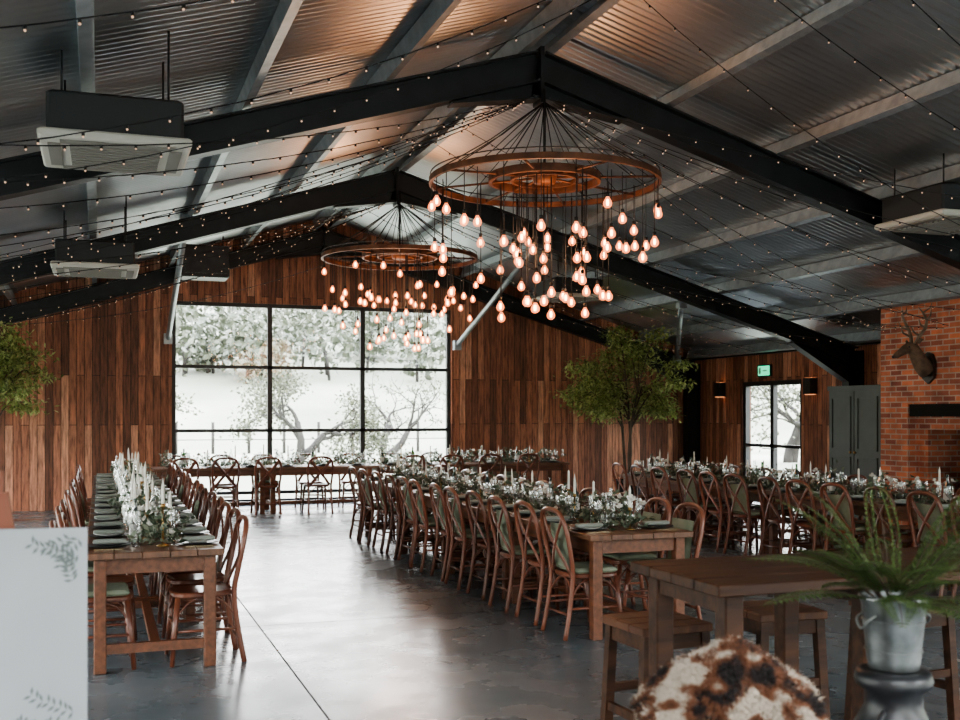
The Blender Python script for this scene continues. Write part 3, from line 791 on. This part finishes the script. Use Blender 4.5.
# ---------------------------------------------------------------- foreground high table + stools
b=MB()
X0,X1,Y0,Y1,ZT=2.12,4.3,3.42,4.12,1.0
for i in range(4):
    y0=Y0+(Y1-Y0)*i/4; b.bbox((X0,y0+.001,ZT-.045),(X1,y0+(Y1-Y0)/4-.001,ZT),0,.005)
for x in (X0+.10,X0+.72,X1-.12):
    for y in (Y0+.09,Y1-.09): b.bbox((x-.04,y-.04,0),(x+.04,y+.04,ZT-.045),0,.006)
    b.box((x-.03,Y0+.13,.22),(x+.03,Y1-.13,.30)); b.box((x-.03,Y0+.13,ZT-.12),(x+.03,Y1-.13,ZT-.045))
b.obj('high_table',['hiwood'])
def stool_mesh():
    b=MB(); h=.19; Z=.65
    for i in range(3): y0=-h+2*h*i/3; b.bbox((-h,y0+.001,Z-.04),(h,y0+2*h/3-.001,Z),0,.005)
    for sx in (-1,1):
        for sy in (-1,1): b.bar((sx*.155,sy*.155,Z-.04),(sx*.18,sy*.18,.0),.045,.045,(0,1,0),1)
        b.box((sx*.158-.012,-.14,Z-.11),(sx*.158+.012,.14,Z-.04),1); b.box((-.14,sx*.158-.012,Z-.11),(.14,sx*.158+.012,Z-.04),1)
        b.box((sx*.172-.012,-.155,.2),(sx*.172+.012,.155,.24),1); b.box((-.155,sx*.172-.012,.28),(.155,sx*.172+.012,.32),1)
    return b.mesh('bar_stool',['stool','hiwood'])
sm=stool_mesh()
place(sm,'bar_stool',(2.50,4.58,0),.06); place(sm,'bar_stool',(3.22,4.68,0),-.05); place(sm,'bar_stool',(3.95,4.6,0),.1)

# churn + fern in bucket
PX,PY=2.27,2.68; zc_=.85
b=MB(); b.lathe([(.001,0),(.155,0),(.16,.02),(.155,.05),(.155,.53),(.158,.55),(.155,.57),(.145,.63),(.10,.71),(.085,.74),(.085,.785),(.11,.805),(.115,.82),(.108,.845),(.09,.85),(.001,.85)],28,(0,0,0),0)
for s in (-1,1): b.tube(bez([(s*.15,0,.60),(s*.185,0,.65),(s*.15,0,.72),(s*.10,0,.74)],4),.009,8,0)
b.ring((0,0,.08),.158,.008,28,6,0)
b.obj('milk_churn',['iron'],(PX,PY,0),.6)
b=MB(); b.lathe([(.001,.001),(.07,.001),(.074,.006),(.078,.03),(.094,.20),(.101,.212),(.103,.22),(.099,.226),(.093,.22),(.088,.19)],28,(0,0,0),0)
b.lathe([(.001,.195),(.089,.195)],28,(0,0,0),3)
for zz,rr in ((.06,.0825),(.15,.0905)): b.ring((0,0,zz),rr,.003,28,6,0)
for s in (-1,1):
    b.tube(bez([(s*.09,-.03,.17),(s*.115,-.025,.155),(s*.118,0,.13),(s*.115,.025,.155),(s*.09,.03,.17)],4),.004,6,0)
random.seed(14)
for k in range(34):
    a=2*pi*k/34+U(-.3,.3); Lf=U(.32,.50); el=U(.25,1.35)
    d=Vector((cos(a)*cos(el),sin(a)*cos(el),sin(el))); p=Vector((.03*cos(a),.03*sin(a),.19)); pts=[p]
    N=24
    for i in range(N):
        d=(d+Vector((cos(a)*.01,sin(a)*.01,-.02-.03*R()))).normalized(); p=p+d*Lf/N; pts.append(p)
    b.tube(pts,[.0022*(1-i/(N+1))+.0006 for i in range(N+1)],4,1)
    for i in range(5,N+1):
        dd=(pts[i]-pts[i-1]).normalized(); sd=dd.cross(Vector((0,0,1))); 
        if sd.length<.1: sd=Vector((sin(a),-cos(a),0))
        sd.normalize(); ll=.070*sin(pi*min(1,((i-4)/(N-4))*.8+.18))+.006
        for s in (-1,1):
            q=pts[i]; b.leaf(q,sd*s+dd*.3+Vector((0,0,-.12)),Vector((0,0,1)),ll,.013,2)
            for t_ in (.3,.6):
                q2=q+(sd*s+dd*.3).normalized()*ll*t_
                b.leaf(q2,sd*s*.4+dd,Vector((0,0,1)),ll*.24,.008,2); b.leaf(q2,sd*s*.4-dd,Vector((0,0,1)),ll*.24,.008,2)
b.obj('potted_fern',['pot','bark','fern','soil'],(PX,PY,zc_+.001))

# ---------------------------------------------------------------- chair with sheepskin
m,nt,bs=newmat('jacob_sheepskin_wool'); L=nt.links.new
tc=nt.nodes.new('ShaderNodeTexCoord'); n=nt.nodes.new('ShaderNodeTexNoise'); n.inputs['Scale'].default_value=8.5; n.inputs['Detail'].default_value=2.0
L(tc.outputs['Object'],n.inputs['Vector']); r=ramp(nt,[(0,(.56,.49,.41)),(.46,(.52,.44,.36)),(.49,(.19,.078,.038)),(.53,(.13,.052,.028)),(.56,(.02,.014,.013)),(1,(.014,.011,.011))])
L(n.outputs['Fac'],r.inputs[0]); L(r.outputs[0],bs.inputs['Base Color']); setp(bs,rough=.85); M['wool']=m
random.seed(77)
th=radians(19.35)
SX,SY=1.60,2.64
b=MB()
b.bbox((-.25,-.22,.40),(.25,.26,.46),0,.01)
for sx in (-1,1):
    b.tube([(sx*.21,.22,.42),(sx*.23,.25,0)],[.022,.016],8,0)
    b.tube([(sx*.21,-.20,.0),(sx*.19,-.22,.42),(sx*.15,-.25,.82)],[.016,.022,.018],8,0)
    b.tube(bez([(sx*.19,-.23,.60),(sx*.25,-.05,.63),(sx*.25,.14,.60),(sx*.23,.20,.44)],4),.018,8,0)
b.tube(bez([(-.15,-.25,.81),(-.08,-.27,.87),(0,-.28,.89),(.08,-.27,.87),(.15,-.25,.81)],4),.022,8,0)
for i in range(4): x=-.105+i*.07; b.tube([(x,-.26,.84),(x,-.21,.45)],.009,6,0)
armch=b.obj('armchair',['hiwood'],(SX,SY,0),-th)
b=MB()
def pelt(s,t):
    w=.205; top=.995-.12*abs(s)**2.4+.010*sin(s*5+1); rr=.085*(1-.25*abs(s)**3)
    L0=.36; a=t*(L0+rr*pi/2)
    if abs(a)<rr*pi/2:
        an=a/rr; y=-.26+rr*sin(an)*1.25; z=top+rr*cos(an)-rr*.3-.04
    else:
        sg=1 if a>0 else -1; y=-.26+sg*(rr*1.25+ (abs(a)-rr*pi/2)*.10); z=top-rr*.3-.04-(abs(a)-rr*pi/2)
    x=s*w*(1+.10*sin(t*4+2)+.04*sin(t*9))
    bu=.009*sin(s*8+t*4)+.008*sin(t*13-s*6)
    return Vector((x,y+bu,z+bu))
ns_,nt2=26,44; vs=[];fs=[]
for i in range(ns_+1):
    for j in range(nt2+1): vs.append(pelt(-1+2*i/ns_,-1+2*j/nt2))
for i in range(ns_):
    for j in range(nt2): fs.append((i*(nt2+1)+j,(i+1)*(nt2+1)+j,(i+1)*(nt2+1)+j+1,i*(nt2+1)+j+1))
b.add(vs,fs,0,True)
e=.01
for k in range(28000):
    s=U(-1,1); t=U(-1,1); p=pelt(s,t); ds=pelt(s+e,t)-p; dt=pelt(s,t+e)-p; nn=ds.cross(dt).normalized()
    if nn.dot(p-Vector((0,-.26,.7)))<0: nn=-nn
    d1=(nn+rdir()*.6+Vector((s*.3,0,-.15))).normalized(); L1=U(.014,.032); w=.0026
    sd=d1.cross(rdir()).normalized(); sd2=d1.cross(sd)
    m1=p+d1*L1*.55+rdir()*.002; tip=p+(d1+rdir()*.5+Vector((0,0,-.25))).normalized()*L1
    b.add([p+sd*w,p-sd*w*.5+sd2*w,p-sd*w*.5-sd2*w,m1+sd*w*.8,m1-sd*w*.4+sd2*w*.7,m1-sd*w*.4-sd2*w*.7,tip],
          [(0,1,4,3),(1,2,5,4),(2,0,3,5),(3,4,6),(4,5,6),(5,3,6)],0,True)
o=b.obj('sheepskin_throw',['wool'],(SX,SY,0),-th)

# ---------------------------------------------------------------- welcome sign on easel
b=MB()
W_=.66; zb,zt=.42,1.30
b.box((-W_,0,zb),(0,.018,zt),0)
b.box((-W_-.01,-.03,zb-.03),(.01,.035,zb),1)
random.seed(3)
def spray(c,d0,n_,L_):
    p=Vector(c); d=Vector(d0)
    for i in range(n_):
        d=(d+Vector((U(-.3,.3),0,U(-.3,.3)))).normalized(); p=p+d*L_/n_
        p.x=min(-.012,p.x); p.z=min(zt-.012,max(zb+.012,p.z))
        for s in (-1,1):
            q=Vector((d.z*s,0,-d.x*s))+d*.6; q.normalize(); a=p+q*.026; sd=Vector((q.z,0,-q.x))*.0045; mid=p+q*.013
            pts=[p,mid+sd,a,mid-sd]
            pts=[Vector((min(-.004,v.x),-.0015,min(zt-.004,max(zb+.004,v.z)))) for v in pts]
            b.add(pts,[(0,1,2,3)],2)
spray((-.02,0,1.19),(-.5,0,.6),7,.10); spray((-.015,0,1.28),(-.6,0,-.5),7,.10); spray((-.03,0,1.14),(-.4,0,.2),6,.08); spray((-.03,0,1.27),(-.9,0,-.1),7,.12)
spray((-.02,0,.78),(-.6,0,.2),8,.14); spray((-.22,0,.74),(.6,0,.3),8,.14); spray((-.05,0,.70),(-.5,0,.5),8,.14)
ex=-W_/2+.075
b.bar((ex,.06,1.46),(ex,.02,.38),.05,.022,(0,1,0),1)
for s in (-1,1): b.bar((ex+s*.02,.04,1.40),(ex+s*.24,.03,0),.04,.02,(0,1,0),1)
b.bar((ex,.05,1.38),(ex,.62,0),.035,.02,(1,0,0),1)
b.obj('welcome_sign_easel',['white','easel','signleaf'],(-.035,3.27,0),-.10)

# ---------------------------------------------------------------- world + camera
w=bpy.data.worlds.new('overcast_sky'); scene.world=w; w.use_nodes=True
nt=w.node_tree; bg=nt.nodes['Background']; L=nt.links.new
tc=nt.nodes.new('ShaderNodeTexCoord'); sp=nt.nodes.new('ShaderNodeSeparateXYZ'); L(tc.outputs['Generated'],sp.inputs[0])
r=ramp(nt,[(0,(.85,.88,.9)),(.25,(.98,.99,.98)),(1,(.80,.89,1.0))]); L(sp.outputs['Z'],r.inputs[0]); L(r.outputs[0],bg.inputs[0]); bg.inputs[1].default_value=16
cam=bpy.data.cameras.new('camera'); co=bpy.data.objects.new('camera',cam); scene.collection.objects.link(co)
co.location=(0,0,1.62); co.rotation_euler=(pi/2,0,-th); cam.sensor_width=36; cam.lens=1082/960*36; cam.shift_y=55/960
cam.clip_end=600; cam.dof.use_dof=True; cam.dof.focus_distance=9.5; cam.dof.aperture_fstop=3.5
scene.camera=co
scene.view_settings.view_transform='AgX'
try: scene.view_settings.look='AgX - Medium High Contrast'
except Exception as ex_: print(ex_)
